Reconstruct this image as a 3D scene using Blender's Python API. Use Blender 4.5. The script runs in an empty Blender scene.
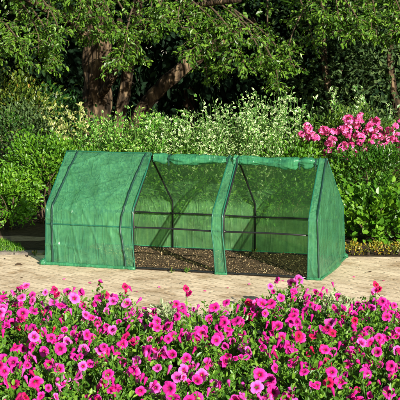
import bpy, math, random
import numpy as np
from mathutils import Vector, noise, Matrix, Quaternion

C = bpy.context.scene
COL = C.collection
rng = np.random.default_rng(7)
random.seed(7)
R = math.radians

# ------------------------------------------------------------------ camera, light, exposure
CAM = np.array([4.2175, -9.0862, 1.8163]); YAW = -0.3008; PIT = 0.1247; F = 1150.1
cd = bpy.data.cameras.new('camera'); cam = bpy.data.objects.new('camera', cd); COL.objects.link(cam)
cam.location = CAM; cam.rotation_euler = (math.pi/2-PIT, 0, -YAW)
cd.sensor_width = 36; cd.lens = F/400*36; cd.clip_start = .05; cd.clip_end = 500
C.camera = cam
SUN_EL, SUN_AZ = R(20.5), R(42)          # azimuth measured from -Y towards +X
SUN = np.array([math.sin(SUN_AZ)*math.cos(SUN_EL), -math.cos(SUN_AZ)*math.cos(SUN_EL), math.sin(SUN_EL)])
w = bpy.data.worlds.new('World'); C.world = w; w.use_nodes = True
nt = w.node_tree; bg = nt.nodes['Background']; sky = nt.nodes.new('ShaderNodeTexSky')
sky.sky_type = 'NISHITA'; sky.sun_disc = False; sky.sun_elevation = SUN_EL; sky.sun_rotation = math.atan2(SUN[0], SUN[1])
nt.links.new(sky.outputs[0], bg.inputs[0]); bg.inputs[1].default_value = 0.06
sd = bpy.data.lights.new('sun', 'SUN'); sd.energy = 5.0; sd.angle = R(.5); sd.color = (1, .94, .82)
so = bpy.data.objects.new('sun', sd); COL.objects.link(so); so.location = (6, -6, 8)
so.rotation_euler = Vector(SUN).to_track_quat('Z', 'Y').to_euler()
C.view_settings.view_transform = 'Standard'; C.view_settings.look = 'None'
C.view_settings.exposure = 1.1; C.view_settings.gamma = 1; C.view_settings.use_curve_mapping = False
C.render.engine = 'CYCLES'
C.cycles.max_bounces = 6; C.cycles.transparent_max_bounces = 12; C.cycles.use_denoising = True
C.cycles.sample_clamp_indirect = 6

# ------------------------------------------------------------------ helpers
sy, cy_ = math.sin(YAW), math.cos(YAW)
FWH = np.array([sy, cy_, 0.]); RT = np.array([cy_, -sy, 0.])
FW = np.array([sy*math.cos(PIT), cy_*math.cos(PIT), -math.sin(PIT)]); UP = np.cross(RT, FW)
def at(u, v, D):
    "point seen at photo pixel (u,v) at horizontal distance D"
    d = FW + (u-200)/F*RT - (v-200)/F*UP
    return CAM + d*(D/(d@FWH))
def gr(u, v, z=0.0):
    d = FW + (u-200)/F*RT - (v-200)/F*UP
    return CAM + d*((z-CAM[2])/d[2])
def loc(lat, D, z=0.0):
    p = CAM + FWH*D + RT*lat; return np.array([p[0], p[1], z])
def lat_of(u, D): return (u-200)/F*D*1.0
def xat(u, y, z):
    "x of the point at depth-row y and height z that is seen in photo column u"
    k = (u-200)/F; d0 = np.array([-CAM[0], y-CAM[1], z-CAM[2]])
    return (k*(d0@FW) - d0@RT)/(RT[0]-k*FW[0])

def tag(o, label=None, cat=None, group=None, kind=None):
    if label: o['label'] = label
    if cat: o['category'] = cat
    if group: o['group'] = group
    if kind: o['kind'] = kind
    return o
def empty(name, p, label, cat, group=None):
    o = bpy.data.objects.new(name, None); COL.objects.link(o); o.location = tuple(p)
    o.empty_display_size = .1
    return tag(o, label, cat, group)
def mesh_obj(name, V, Fc, mat, parent=None, smooth=False, origin=None, attr=None):
    V = np.asarray(V, float)
    if origin is not None: V = V-np.asarray(origin)
    m = bpy.data.meshes.new(name)
    m.from_pydata(V.tolist(), [], Fc if isinstance(Fc, list) else Fc.tolist()); 
    if attr is not None:
        a = m.attributes.new('leaf', 'FLOAT_VECTOR', 'POINT'); a.data.foreach_set('vector', np.asarray(attr, np.float32).ravel())
    if smooth: m.polygons.foreach_set('use_smooth', [True]*len(m.polygons))
    m.materials.append(mat); m.update()
    o = bpy.data.objects.new(name, m); COL.objects.link(o)
    if parent is not None:
        o.parent = parent
    elif origin is not None: o.location = tuple(origin)
    return o
def copy_obj(o, parent=None):
    c = o.copy(); COL.objects.link(c); c.parent = parent
    return c
def nrm(a): return a/(np.linalg.norm(a, axis=-1, keepdims=True)+1e-9)

def tube(path, rad, seg=8, bark=0.0, cap=True):
    P = [Vector(p) for p in path]; n = len(P)
    rad = [rad]*n if np.isscalar(rad) else rad
    V, Fc = [], []
    t0 = (P[1]-P[0]).normalized(); a = t0.orthogonal().normalized()
    for i in range(n):
        t = (P[min(i+1, n-1)]-P[max(i-1, 0)]).normalized()
        a = (a-t*a.dot(t)).normalized(); b = t.cross(a)
        for k in range(seg):
            th = 2*math.pi*k/seg
            d = a*math.cos(th)+b*math.sin(th)
            r = rad[i]
            if bark:
                q = P[i]+d*r
                r *= 1+bark*(noise.noise(Vector((q.x*9, q.y*9, q.z*2.2)))+.5*noise.noise(Vector((q.x*26, q.y*26, q.z*6))))
            V.append(tuple(P[i]+d*r))
    for i in range(n-1):
        for k in range(seg):
            k2 = (k+1) % seg
            Fc.append((i*seg+k, i*seg+k2, (i+1)*seg+k2, (i+1)*seg+k))
    if cap:
        Fc.append(tuple(range(seg))[::-1]); Fc.append(tuple((n-1)*seg+k for k in range(seg)))
    return V, Fc
def join(parts):
    V, Fc = [], []
    for v, f in parts:
        o = len(V); V += [tuple(p) for p in v]; Fc += [tuple(i+o for i in q) for q in f]
    return V, Fc
def spline(pts, n):
    "Catmull-Rom through points"
    P = [np.array(p, float) for p in pts]; P = [2*P[0]-P[1]]+P+[2*P[-1]-P[-2]]
    out = []; m = len(P)-3
    for i in range(n):
        s = i/(n-1)*m; k = min(int(s), m-1); t = s-k
        a, b, c, d = P[k:k+4]
        out.append(.5*((2*b)+(-a+c)*t+(2*a-5*b+4*c-d)*t*t+(-a+3*b-3*c+d)*t**3))
    return out

# ------------------------------------------------------------------ materials
def new_mat(name):
    m = bpy.data.materials.new(name); m.use_nodes = True
    n = m.node_tree.nodes; b = n['Principled BSDF']; o = n['Material Output']
    return m, m.node_tree, b, o
def N(t, kind, **kw):
    n = t.nodes.new(kind)
    for k, v in kw.items(): setattr(n, k, v)
    return n
def ramp(t, stops, interp='LINEAR'):
    r = N(t, 'ShaderNodeValToRGB'); r.color_ramp.interpolation = interp
    e = r.color_ramp.elements
    e[0].position, e[0].color = stops[0][0], (*stops[0][1], 1)
    e[1].position, e[1].color = stops[-1][0], (*stops[-1][1], 1)
    for p, c in stops[1:-1]:
        q = e.new(p); q.color = (*c, 1)
    return r
def plain(name, col, rough=.5, spec=.5, metal=0, nscale=30, var=.25, bump=0):
    m, t, b, o = new_mat(name)
    tc = N(t, 'ShaderNodeTexCoord'); nz = N(t, 'ShaderNodeTexNoise'); nz.inputs['Scale'].default_value = nscale; nz.inputs['Detail'].default_value = 5
    t.links.new(tc.outputs['Object'], nz.inputs['Vector'])
    c = np.array(col)
    r = ramp(t, [(.3, tuple(c*(1-var))), (.7, tuple(np.minimum(c*(1+var), 1)))])
    t.links.new(nz.outputs[0], r.inputs[0]); t.links.new(r.outputs[0], b.inputs['Base Color'])
    b.inputs['Roughness'].default_value = rough; b.inputs['Specular IOR Level'].default_value = spec; b.inputs['Metallic'].default_value = metal
    if bump:
        bp = N(t, 'ShaderNodeBump'); bp.inputs['Strength'].default_value = bump; bp.inputs['Distance'].default_value = .01
        t.links.new(nz.outputs[0], bp.inputs['Height']); t.links.new(bp.outputs[0], b.inputs['Normal'])
    return m
def leaf_mat(name, stops, rim=None, rimpos=(.35, .75), trans=.3, rough=.42, spec=.45):
    "stops: colours by a per-leaf random number; rim: colour of a variegated margin"
    m, t, b, o = new_mat(name)
    at_ = N(t, 'ShaderNodeAttribute', attribute_name='leaf'); sx = N(t, 'ShaderNodeSeparateXYZ')
    t.links.new(at_.outputs['Vector'], sx.inputs[0])
    r = ramp(t, stops); t.links.new(sx.outputs['X'], r.inputs[0])
    col = r.outputs[0]
    if rim is not None:
        geo = N(t, 'ShaderNodeNewGeometry'); nz = N(t, 'ShaderNodeTexNoise'); nz.inputs['Scale'].default_value = 60
        t.links.new(geo.outputs['Position'], nz.inputs['Vector'])
        ad = N(t, 'ShaderNodeMath', operation='ADD'); sc = N(t, 'ShaderNodeMath', operation='MULTIPLY_ADD')
        sc.inputs[1].default_value = .8; sc.inputs[2].default_value = -.4
        t.links.new(nz.outputs[0], sc.inputs[0]); t.links.new(sx.outputs['Y'], ad.inputs[0]); t.links.new(sc.outputs[0], ad.inputs[1])
        z2 = N(t, 'ShaderNodeMath', operation='MULTIPLY_ADD'); z2.inputs[1].default_value = .7; z2.inputs[2].default_value = -.35
        t.links.new(sx.outputs['Z'], z2.inputs[0])
        ad2 = N(t, 'ShaderNodeMath', operation='ADD'); t.links.new(ad.outputs[0], ad2.inputs[0]); t.links.new(z2.outputs[0], ad2.inputs[1])
        rr = ramp(t, [(rimpos[0], (0, 0, 0)), (rimpos[1], (1, 1, 1))]); t.links.new(ad2.outputs[0], rr.inputs[0])
        mx = N(t, 'ShaderNodeMix', data_type='RGBA'); t.links.new(rr.outputs[0], mx.inputs[0]); t.links.new(col, mx.inputs[6])
        mx.inputs[7].default_value = (*rim, 1); col = mx.outputs[2]
    t.links.new(col, b.inputs['Base Color']); b.inputs['Roughness'].default_value = rough; b.inputs['Specular IOR Level'].default_value = spec
    tr = N(t, 'ShaderNodeBsdfTranslucent')
    g = N(t, 'ShaderNodeMix', data_type='RGBA', blend_type='MULTIPLY'); g.inputs[0].default_value = 1; g.inputs[7].default_value = (1.25, 1.35, .55, 1)
    t.links.new(col, g.inputs[6]); t.links.new(g.outputs[2], tr.inputs[0])
    ms = N(t, 'ShaderNodeMixShader'); ms.inputs[0].default_value = trans
    t.links.new(b.outputs[0], ms.inputs[1]); t.links.new(tr.outputs[0], ms.inputs[2]); t.links.new(ms.outputs[0], o.inputs['Surface'])
    return m

G_BRIGHT = leaf_mat('leaf_bright', [(0, (.018, .065, .004)), (.5, (.065, .19, .008)), (1, (.18, .34, .02))])
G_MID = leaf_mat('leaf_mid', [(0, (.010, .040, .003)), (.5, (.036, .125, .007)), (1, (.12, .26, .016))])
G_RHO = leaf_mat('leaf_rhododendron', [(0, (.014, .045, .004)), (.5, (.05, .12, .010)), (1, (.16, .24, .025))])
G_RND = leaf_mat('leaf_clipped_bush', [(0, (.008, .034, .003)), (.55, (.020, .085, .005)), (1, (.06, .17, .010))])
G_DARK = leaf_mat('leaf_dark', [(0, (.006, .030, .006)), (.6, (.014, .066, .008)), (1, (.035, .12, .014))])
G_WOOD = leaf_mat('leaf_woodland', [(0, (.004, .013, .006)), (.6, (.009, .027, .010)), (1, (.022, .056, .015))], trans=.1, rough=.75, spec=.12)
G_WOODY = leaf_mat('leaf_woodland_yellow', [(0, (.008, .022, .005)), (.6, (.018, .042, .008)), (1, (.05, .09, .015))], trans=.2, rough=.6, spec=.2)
G_CROWN = leaf_mat('leaf_crown', [(0, (.02, .06, .005)), (.5, (.06, .15, .010)), (1, (.17, .31, .03))], trans=.35)
G_VAR = leaf_mat('leaf_variegated_white', [(0, (.03, .11, .01)), (.5, (.055, .19, .015)), (1, (.12, .29, .03))], rim=(.66, .72, .42), rimpos=(.38, .88))
G_VARG = leaf_mat('leaf_variegated_green', [(0, (.03, .12, .008)), (.5, (.06, .22, .012)), (1, (.16, .34, .03))], rim=(.48, .60, .20), rimpos=(.62, 1.0))
G_CREAM = leaf_mat('leaf_variegated_cream', [(0, (.05, .11, .015)), (.5, (.13, .2, .03)), (1, (.3, .33, .07))], rim=(.62, .57, .26), rimpos=(.35, .8))
G_GREY = leaf_mat('leaf_grey', [(0, (.02, .042, .014)), (.5, (.045, .09, .028)), (1, (.13, .19, .06))], rough=.6, spec=.2)
G_GOLD = leaf_mat('leaf_gold', [(0, (.02, .06, .006)), (.6, (.07, .13, .012)), (.9, (.15, .17, .018)), (1, (.34, .18, .02))])
G_BORDER = leaf_mat('leaf_border', [(0, (.05, .09, .008)), (.45, (.16, .19, .015)), (.75, (.36, .27, .02)), (1, (.4, .13, .02))])
G_PET = leaf_mat('leaf_petunia', [(0, (.025, .08, .007)), (.5, (.075, .20, .014)), (1, (.22, .38, .04))], trans=.35)
G_DUSTY = leaf_mat('leaf_dusty', [(0, (.22, .27, .13)), (.6, (.36, .42, .24)), (1, (.5, .54, .34))])
M_RHODO = leaf_mat('rhododendron_petal', [(0, (.55, .025, .22)), (.5, (.78, .13, .43)), (1, (.90, .42, .66))], trans=.3, rough=.6, spec=.2)
M_STEM = plain('twig_bark', (.07, .05, .03), .8, .2, nscale=40)
M_GSTEM = plain('green_stem', (.06, .15, .02), .6, .3)

def bark_mat():
    m, t, b, o = new_mat('tree_bark')
    tc = N(t, 'ShaderNodeTexCoord'); mp = N(t, 'ShaderNodeMapping'); mp.inputs['Scale'].default_value = (9, 9, 2.4)
    n1 = N(t, 'ShaderNodeTexNoise'); n1.inputs['Scale'].default_value = 1.6; n1.inputs['Detail'].default_value = 9; n1.inputs['Distortion'].default_value = .6
    n2 = N(t, 'ShaderNodeTexVoronoi'); n2.inputs['Scale'].default_value = 3
    t.links.new(tc.outputs['Object'], mp.inputs[0]); t.links.new(mp.outputs[0], n1.inputs['Vector']); t.links.new(mp.outputs[0], n2.inputs['Vector'])
    r = ramp(t, [(.36, (.010, .007, .004)), (.53, (.050, .033, .019)), (.70, (.20, .14, .08))]); t.links.new(n1.outputs[0], r.inputs[0])
    t.links.new(r.outputs[0], b.inputs['Base Color']); b.inputs['Roughness'].default_value = .9; b.inputs['Specular IOR Level'].default_value = .15
    ad = N(t, 'ShaderNodeMath', operation='ADD'); t.links.new(n1.outputs[0], ad.inputs[0]); t.links.new(n2.outputs['Distance'], ad.inputs[1])
    bp = N(t, 'ShaderNodeBump'); bp.inputs['Strength'].default_value = .9; bp.inputs['Distance'].default_value = .03
    t.links.new(ad.outputs[0], bp.inputs['Height']); t.links.new(bp.outputs[0], b.inputs['Normal'])
    return m
M_BARK = bark_mat()

def path_mat():
    m, t, b, o = new_mat('sandstone_paving')
    tc = N(t, 'ShaderNodeTexCoord'); mp = N(t, 'ShaderNodeMapping'); mp.inputs['Rotation'].default_value = (0, 0, R(28))
    wn = N(t, 'ShaderNodeTexNoise'); wn.inputs['Scale'].default_value = 2.3; wn.inputs['Detail'].default_value = 3
    wa = N(t, 'ShaderNodeMix', data_type='RGBA', blend_type='LINEAR_LIGHT'); wa.inputs[0].default_value = .05
    t.links.new(tc.outputs['Object'], mp.inputs[0]); t.links.new(mp.outputs[0], wn.inputs['Vector'])
    t.links.new(mp.outputs[0], wa.inputs[6]); t.links.new(wn.outputs['Color'], wa.inputs[7])
    br = N(t, 'ShaderNodeTexBrick'); br.inputs['Scale'].default_value = 1; br.inputs['Brick Width'].default_value = .23; br.inputs['Row Height'].default_value = .115
    br.inputs['Mortar Size'].default_value = .008; br.inputs['Mortar Smooth'].default_value = .8; br.inputs['Bias'].default_value = 0
    br.inputs['Color1'].default_value = (.54, .435, .295, 1); br.inputs['Color2'].default_value = (.68, .565, .40, 1); br.inputs['Mortar'].default_value = (.49, .385, .25, 1)
    t.links.new(wa.outputs[2], br.inputs['Vector'])
    n2 = N(t, 'ShaderNodeTexNoise'); n2.inputs['Scale'].default_value = 3.2; n2.inputs['Detail'].default_value = 8; n2.inputs['Roughness'].default_value = .65
    t.links.new(tc.outputs['Object'], n2.inputs['Vector'])
    r2 = ramp(t, [(.36, (.62, .54, .44)), (.48, (.97, .95, .92)), (.66, (1.12, 1.12, 1.10))]); t.links.new(n2.outputs[0], r2.inputs[0])
    mu = N(t, 'ShaderNodeMix', data_type='RGBA', blend_type='MULTIPLY'); mu.inputs[0].default_value = 1
    t.links.new(br.outputs['Color'], mu.inputs[6]); t.links.new(r2.outputs[0], mu.inputs[7])
    n3 = N(t, 'ShaderNodeTexNoise'); n3.inputs['Scale'].default_value = 90; n3.inputs['Detail'].default_value = 4; t.links.new(tc.outputs['Object'], n3.inputs['Vector'])
    r3 = ramp(t, [(.3, (.82, .8, .76)), (.6, (1.04, 1.04, 1.04))]); t.links.new(n3.outputs[0], r3.inputs[0])
    mv = N(t, 'ShaderNodeMix', data_type='RGBA', blend_type='MULTIPLY'); mv.inputs[0].default_value = 1
    t.links.new(mu.outputs[2], mv.inputs[6]); t.links.new(r3.outputs[0], mv.inputs[7])
    t.links.new(mv.outputs[2], b.inputs['Base Color']); b.inputs['Roughness'].default_value = .85; b.inputs['Specular IOR Level'].default_value = .2
    h = N(t, 'ShaderNodeMath', operation='MULTIPLY_ADD'); h.inputs[1].default_value = -.3
    t.links.new(br.outputs['Fac'], h.inputs[0]); t.links.new(n2.outputs[0], h.inputs[2])
    bp = N(t, 'ShaderNodeBump'); bp.inputs['Strength'].default_value = .7; bp.inputs['Distance'].default_value = .02
    t.links.new(h.outputs[0], bp.inputs['Height']); t.links.new(bp.outputs[0], b.inputs['Normal'])
    return m
def soil_mat(name, a, b_, c, sc=45):
    m, t, b, o = new_mat(name)
    tc = N(t, 'ShaderNodeTexCoord'); n1 = N(t, 'ShaderNodeTexNoise'); n1.inputs['Scale'].default_value = sc; n1.inputs['Detail'].default_value = 9; n1.inputs['Roughness'].default_value = .75
    t.links.new(tc.outputs['Object'], n1.inputs['Vector'])
    r = ramp(t, [(.33, a), (.5, b_), (.68, c)]); t.links.new(n1.outputs[0], r.inputs[0]); t.links.new(r.outputs[0], b.inputs['Base Color'])
    b.inputs['Roughness'].default_value = .95; b.inputs['Specular IOR Level'].default_value = .1
    bp = N(t, 'ShaderNodeBump'); bp.inputs['Strength'].default_value = 1; bp.inputs['Distance'].default_value = .03
    t.links.new(n1.outputs[0], bp.inputs['Height']); t.links.new(bp.outputs[0], b.inputs['Normal'])
    return m
M_PATH = path_mat()
M_EARTH = soil_mat('dark_earth', (.02, .015, .009), (.055, .04, .024), (.10, .075, .045), 20)
M_SUNLIT_EARTH = soil_mat('painted_sunlit_earth', (.14, .10, .06), (.25, .19, .12), (.36, .29, .19), 12)  # paler earth tone with sunlight painted into the colour
M_MULCH = soil_mat('brown_mulch', (.030, .021, .012), (.09, .062, .034), (.20, .15, .085), 60)
M_LAWN = soil_mat('lawn_turf', (.03, .09, .008), (.06, .16, .012), (.09, .22, .02), 60)
M_STONE = soil_mat('grey_stone', (.14, .12, .10), (.22, .19, .16), (.3, .27, .23), 14)

def cover_mat(name, base, tr, alpha, warm=0.0, rough=.3):
    "woven green polythene: glossy, partly see-through, partly translucent"
    m, t, b, o = new_mat(name)
    tc = N(t, 'ShaderNodeTexCoord')
    nz = N(t, 'ShaderNodeTexNoise'); nz.inputs['Scale'].default_value = 7; nz.inputs['Detail'].default_value = 6; t.links.new(tc.outputs['Object'], nz.inputs['Vector'])
    fine = N(t, 'ShaderNodeTexNoise'); fine.inputs['Scale'].default_value = 70; fine.inputs['Detail'].default_value = 3; t.links.new(tc.outputs['Object'], fine.inputs['Vector'])
    wv = []
    for d in ('X', 'Z'):
        k = N(t, 'ShaderNodeTexWave', wave_type='BANDS', bands_direction=d); k.inputs['Scale'].default_value = 31; k.inputs['Distortion'].default_value = 1.2
        t.links.new(tc.outputs['Object'], k.inputs['Vector']); wv.append(k)
    mxw = N(t, 'ShaderNodeMath', operation='MAXIMUM'); t.links.new(wv[0].outputs['Fac'], mxw.inputs[0]); t.links.new(wv[1].outputs['Fac'], mxw.inputs[1])
    c = np.array(base)
    r = ramp(t, [(.3, tuple(c*.72)), (.7, tuple(c*1.25))]); t.links.new(nz.outputs[0], r.inputs[0])
    mps = N(t, 'ShaderNodeMapping'); mps.inputs['Scale'].default_value = (70, 70, 5); t.links.new(tc.outputs['Object'], mps.inputs[0])
    gr_ = N(t, 'ShaderNodeTexNoise'); gr_.inputs['Scale'].default_value = 1; gr_.inputs['Detail'].default_value = 4; t.links.new(mps.outputs[0], gr_.inputs['Vector'])
    rg = ramp(t, [(.3, (.62, .72, .82)), (.7, (1.42, 1.26, 1.10))]); t.links.new(gr_.outputs[0], rg.inputs[0])
    mg = N(t, 'ShaderNodeMix', data_type='RGBA', blend_type='MULTIPLY'); mg.inputs[0].default_value = 1; t.links.new(r.outputs[0], mg.inputs[6]); t.links.new(rg.outputs[0], mg.inputs[7])
    t.links.new(mg.outputs[2], b.inputs['Base Color']); b.inputs['Roughness'].default_value = rough; b.inputs['Specular IOR Level'].default_value = .6
    bp = N(t, 'ShaderNodeBump'); bp.inputs['Strength'].default_value = .35; bp.inputs['Distance'].default_value = .012
    cr = N(t, 'ShaderNodeTexNoise'); cr.inputs['Scale'].default_value = 2.6; cr.inputs['Detail'].default_value = 3; cr.inputs['Distortion'].default_value = .25
    mpc = N(t, 'ShaderNodeMapping'); mpc.inputs['Rotation'].default_value = (0, R(38), 0); mpc.inputs['Scale'].default_value = (2.6, 2, .55); t.links.new(tc.outputs['Object'], mpc.inputs[0]); t.links.new(mpc.outputs[0], cr.inputs['Vector'])
    c1 = N(t, 'ShaderNodeMath', operation='SUBTRACT'); c1.inputs[1].default_value = .5; t.links.new(cr.outputs[0], c1.inputs[0])
    c2 = N(t, 'ShaderNodeMath', operation='ABSOLUTE'); t.links.new(c1.outputs[0], c2.inputs[0])
    c3 = N(t, 'ShaderNodeMapRange'); c3.inputs['From Max'].default_value = .032; c3.inputs['To Min'].default_value = 1.0; c3.inputs['To Max'].default_value = 0; t.links.new(c2.outputs[0], c3.inputs[0])
    hb = N(t, 'ShaderNodeMath', operation='ADD'); t.links.new(c3.outputs[0], hb.inputs[0]); t.links.new(nz.outputs[0], hb.inputs[1])
    ha = N(t, 'ShaderNodeMath', operation='MULTIPLY_ADD'); ha.inputs[1].default_value = .08; t.links.new(mxw.outputs[0], ha.inputs[0]); t.links.new(hb.outputs[0], ha.inputs[2])
    t.links.new(ha.outputs[0], bp.inputs['Height']); t.links.new(bp.outputs[0], b.inputs['Normal'])
    tl = N(t, 'ShaderNodeBsdfTranslucent'); tl.inputs[0].default_value = (*tr, 1); t.links.new(bp.outputs[0], tl.inputs['Normal'])
    m1 = N(t, 'ShaderNodeMixShader'); m1.inputs[0].default_value = .45; t.links.new(b.outputs[0], m1.inputs[1]); t.links.new(tl.outputs[0], m1.inputs[2])
    tp = N(t, 'ShaderNodeBsdfTransparent'); tp.inputs[0].default_value = (.74, .93, .60, 1)
    al = N(t, 'ShaderNodeMath', operation='MULTIPLY_ADD'); al.inputs[1].default_value = -.13; al.inputs[2].default_value = alpha+.09; t.links.new(mxw.outputs[0], al.inputs[0])
    al2 = N(t, 'ShaderNodeMath', operation='MULTIPLY_ADD'); al2.inputs[1].default_value = .3; t.links.new(fine.outputs[0], al2.inputs[0])
    al3 = N(t, 'ShaderNodeMath', operation='ADD'); al3.inputs[1].default_value = -.15; t.links.new(al2.outputs[0], al3.inputs[0]); t.links.new(al.outputs[0], al2.inputs[2])
    al3.use_clamp = True
    m2 = N(t, 'ShaderNodeMixShader'); t.links.new(al3.outputs[0], m2.inputs[0]); t.links.new(m1.outputs[0], m2.inputs[1]); t.links.new(tp.outputs[0], m2.inputs[2])
    t.links.new(m2.outputs[0], o.inputs['Surface'])
    return m
M_COVER = cover_mat('green_mesh_cover', (.090, .330, .175), (.17, .56, .29), .34, rough=.18)
M_BACK = cover_mat('green_mesh_back', (.098, .265, .095), (.36, .60, .19), .30, rough=.45)
M_ROLL = cover_mat('green_mesh_rolled', (.055, .27, .13), (.09, .38, .17), .04, rough=.24)
M_HEM = plain('dark_green_hem', (.008, .09, .05), .4, .5)
M_ZIP = plain('zipper_tape', (.006, .035, .024), .5, .4)
M_TUBE = plain('black_steel_tube', (.008, .010, .010), .35, .5)

# ------------------------------------------------------------------ setting: ground sheets
def sheet_poly(name, pts, z, mat, kind='structure'):
    V = [(p[0], p[1], z) for p in pts]; o = mesh_obj(name, V, [tuple(range(len(V)))], mat)
    return tag(o, kind=kind)
sheet_poly('ground', [loc(-90, -60), loc(90, -60), loc(90, 140), loc(-90, 140)], 0, M_EARTH)
PD0, PD1 = 6.9, 10.42          # the paved path runs across the view
pth = sheet_poly('path', [loc(-14, PD0), loc(14, PD0), loc(14, PD1-.12), loc(2.0, PD1-.12), loc(-1.5, PD1), loc(-14, PD1+.1)], .004, M_PATH)
lawn_pts = [loc(-9, PD1+.08), gr(24, 253), gr(18, 247), gr(0, 241), gr(-40, 236), loc(-9, 11.9)]
sheet_poly('lawn', lawn_pts, .008, M_LAWN)
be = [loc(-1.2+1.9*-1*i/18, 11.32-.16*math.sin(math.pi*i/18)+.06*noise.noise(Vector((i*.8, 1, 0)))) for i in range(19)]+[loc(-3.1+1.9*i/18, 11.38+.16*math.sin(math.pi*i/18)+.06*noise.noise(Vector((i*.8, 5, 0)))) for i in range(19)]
sheet_poly('painted_sunlit_earth', be, .004, M_SUNLIT_EARTH)  # sunlit patch of dirt, its light painted as a lighter tan sheet
sheet_poly('flower_bed_soil', [loc(-6, 4.2), loc(6, 4.2), loc(6, PD0+.45), loc(-6, PD0+.45)], .012, M_EARTH)
# kerb of grey stone slabs at the far edge of the path
kp = []
xk = -14.0
kp = [loc(-1.98, PD1+.02, 0), loc(-1.44, PD1-.01, 0)]
def box_between(a, b, wdt, h, z0=0):
    a, b = np.array(a), np.array(b); d = nrm(b-a); s = np.array([-d[1], d[0], 0])*wdt
    V = [a, b, b+s, a+s]; V = [v+np.array([0, 0, z0]) for v in V]+[v+np.array([0, 0, z0+h]) for v in V]
    return V, [(3, 2, 1, 0), (4, 5, 6, 7), (0, 1, 5, 4), (1, 2, 6, 5), (2, 3, 7, 6), (3, 0, 4, 7)]
ks = []
for k in range(2):
    a = kp[0]+(kp[1]-kp[0])*(k/2+.012); b = kp[0]+(kp[1]-kp[0])*((k+1)/2-.012)
    ks.append(box_between(a, b, .13, .022+.006*random.random()))
tag(mesh_obj('kerb', *join(ks), M_STONE), kind='structure')

# ------------------------------------------------------------------ foliage makers
def leaves(pos, axis, nor, L, wr, fold=.22, droop=.12, tint=None):
    n = len(pos); a = nrm(axis); s = nrm(np.cross(nor, a)); q = np.cross(a, s)
    L = np.broadcast_to(L, (n,)).astype(float)
    prof = [(0, 0, 0), (.32, .5, fold), (.72, .40, fold*.8-droop*.5), (1, 0, -droop), (.72, -.40, fold*.8-droop*.5), (.32, -.5, fold)]
    V = np.empty((n, 6, 3)); at_ = np.empty((n, 6, 3))
    if tint is None: tint = rng.random(n)
    r2 = rng.random(n)
    for i, (x, y, z) in enumerate(prof):
        V[:, i] = pos+a*(L*x)[:, None]+s*(L*y*wr)[:, None]+q*(L*z*wr)[:, None]
        at_[:, i, 0] = tint; at_[:, i, 1] = 0 if y == 0 else 1; at_[:, i, 2] = r2
    b = (np.arange(n)*6)[:, None]
    Fc = np.concatenate([b+np.array([0, 3, 2, 1]), b+np.array([0, 5, 4, 3])])
    return V.reshape(-1, 3), Fc, at_.reshape(-1, 3)
def leaf_obj(name, pos, axis, nor, L, wr, mat, parent, origin, tint=None, fold=.22, droop=.12):
    V, Fc, A = leaves(pos, axis, nor, L, wr, fold, droop, tint)
    return mesh_obj(name, V, Fc, mat, parent, origin=origin, attr=A)
def rnd_dir(n): return nrm(rng.normal(size=(n, 3)))
def orient(out, n, up=.35, rnd=.75):
    ax = nrm(out*.7+rnd_dir(n)*rnd+np.array([0, 0, up]))
    no = np.cross(ax, rnd_dir(n)); no = nrm(no)
    ref = out+np.array([0, 0, .9]); flip = (np.sum(no*ref, axis=1) < 0)
    no[flip] *= -1
    return ax, nrm(no+out*.35+np.array([0, 0, .25]))
def stems_mesh(base, tips, r, seg=5):
    ps = []
    for tp in tips:
        b = base+np.array([rng.normal()*r*4, rng.normal()*r*4, 0]); mid = (b+tp)/2+rng.normal(size=3)*.05*np.linalg.norm(tp-b)+np.array([0, 0, .05])
        ps.append(tube(spline([b, mid, tp], 6), list(np.linspace(r, r*.35, 6)), seg))
    return join(ps)
def bush(name, label, cat, p, rx, ry, h, n, L, wr, mat, group=None, box=.0, z0=0.0, lump=.22, clump=14, part='foliage', spread=.07, inner=.18, seedoff=0.0, stemr=.012, dens=1.0, hole=5.5):
    "dense shrub: clumps of leaves over and inside a lumpy dome (box=0) or clipped block (box=1)"
    p = np.array(p, float); p[2] = 0
    e = empty(name, p, label, cat, group)
    n = int(n*1.35*dens); L = L*.92; K = max(8, int(n/1.5)//clump)
    d = rnd_dir(K); d[:, 2] = np.where(d[:, 2] < -.75, -d[:, 2], d[:, 2])
    if box:
        m = np.max(np.abs(d), axis=1, keepdims=True); d2 = d/m; dd = d*(1-box)+d2*box
    else: dd = d
    rr = np.where(rng.random(K) < inner, rng.random(K)*.7+.1, 1-.22*rng.random(K)**1.5)
    lf = np.array([1+lump*(noise.noise(Vector((x*1.9+seedoff+p[0], y*1.9+p[1], z*1.9)))*1.1+.6*noise.noise(Vector((x*5+seedoff, y*5, z*5)))) for x, y, z in d])
    cen = dd*(rr*lf)[:, None]*np.array([rx, ry, (h-z0)/2])+np.array([0, 0, (h+z0)/2])
    idx = rng.integers(0, K, n)
    pos = cen[idx]+rng.normal(size=(n, 3))*spread
    hol = np.array([noise.noise(Vector((c[0]*hole+seedoff+p[0]*3, c[1]*hole+p[1], c[2]*hole)))+.5*noise.noise(Vector((c[0]*hole*2.6+p[0], c[1]*hole*2.6, c[2]*hole*2.6+3))) for c in cen])
    keep = np.clip((hol+.17)/.16, .06, 1)
    ok = (pos[:, 2] > .015) & (rng.random(n) < keep[idx]); pos, idx = pos[ok], idx[ok]; n = len(pos)
    out = nrm(nrm(pos-np.array([0, 0, (h+z0)*.45]))+.0)
    ax, no = orient(out, n)
    tint = np.clip(rng.random(K)[idx]*.55+rng.random(n)*.45, 0, 1)
    leaf_obj(part, pos, ax, no, L*(.65+.6*rng.random(n)), wr, mat, e, None, tint)
    tips = cen[rng.integers(0, K, 9)]*.85
    V, Fc = stems_mesh(np.zeros(3), tips, stemr)
    mesh_obj('stem', V, Fc, M_STEM, e, True)
    return e
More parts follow.
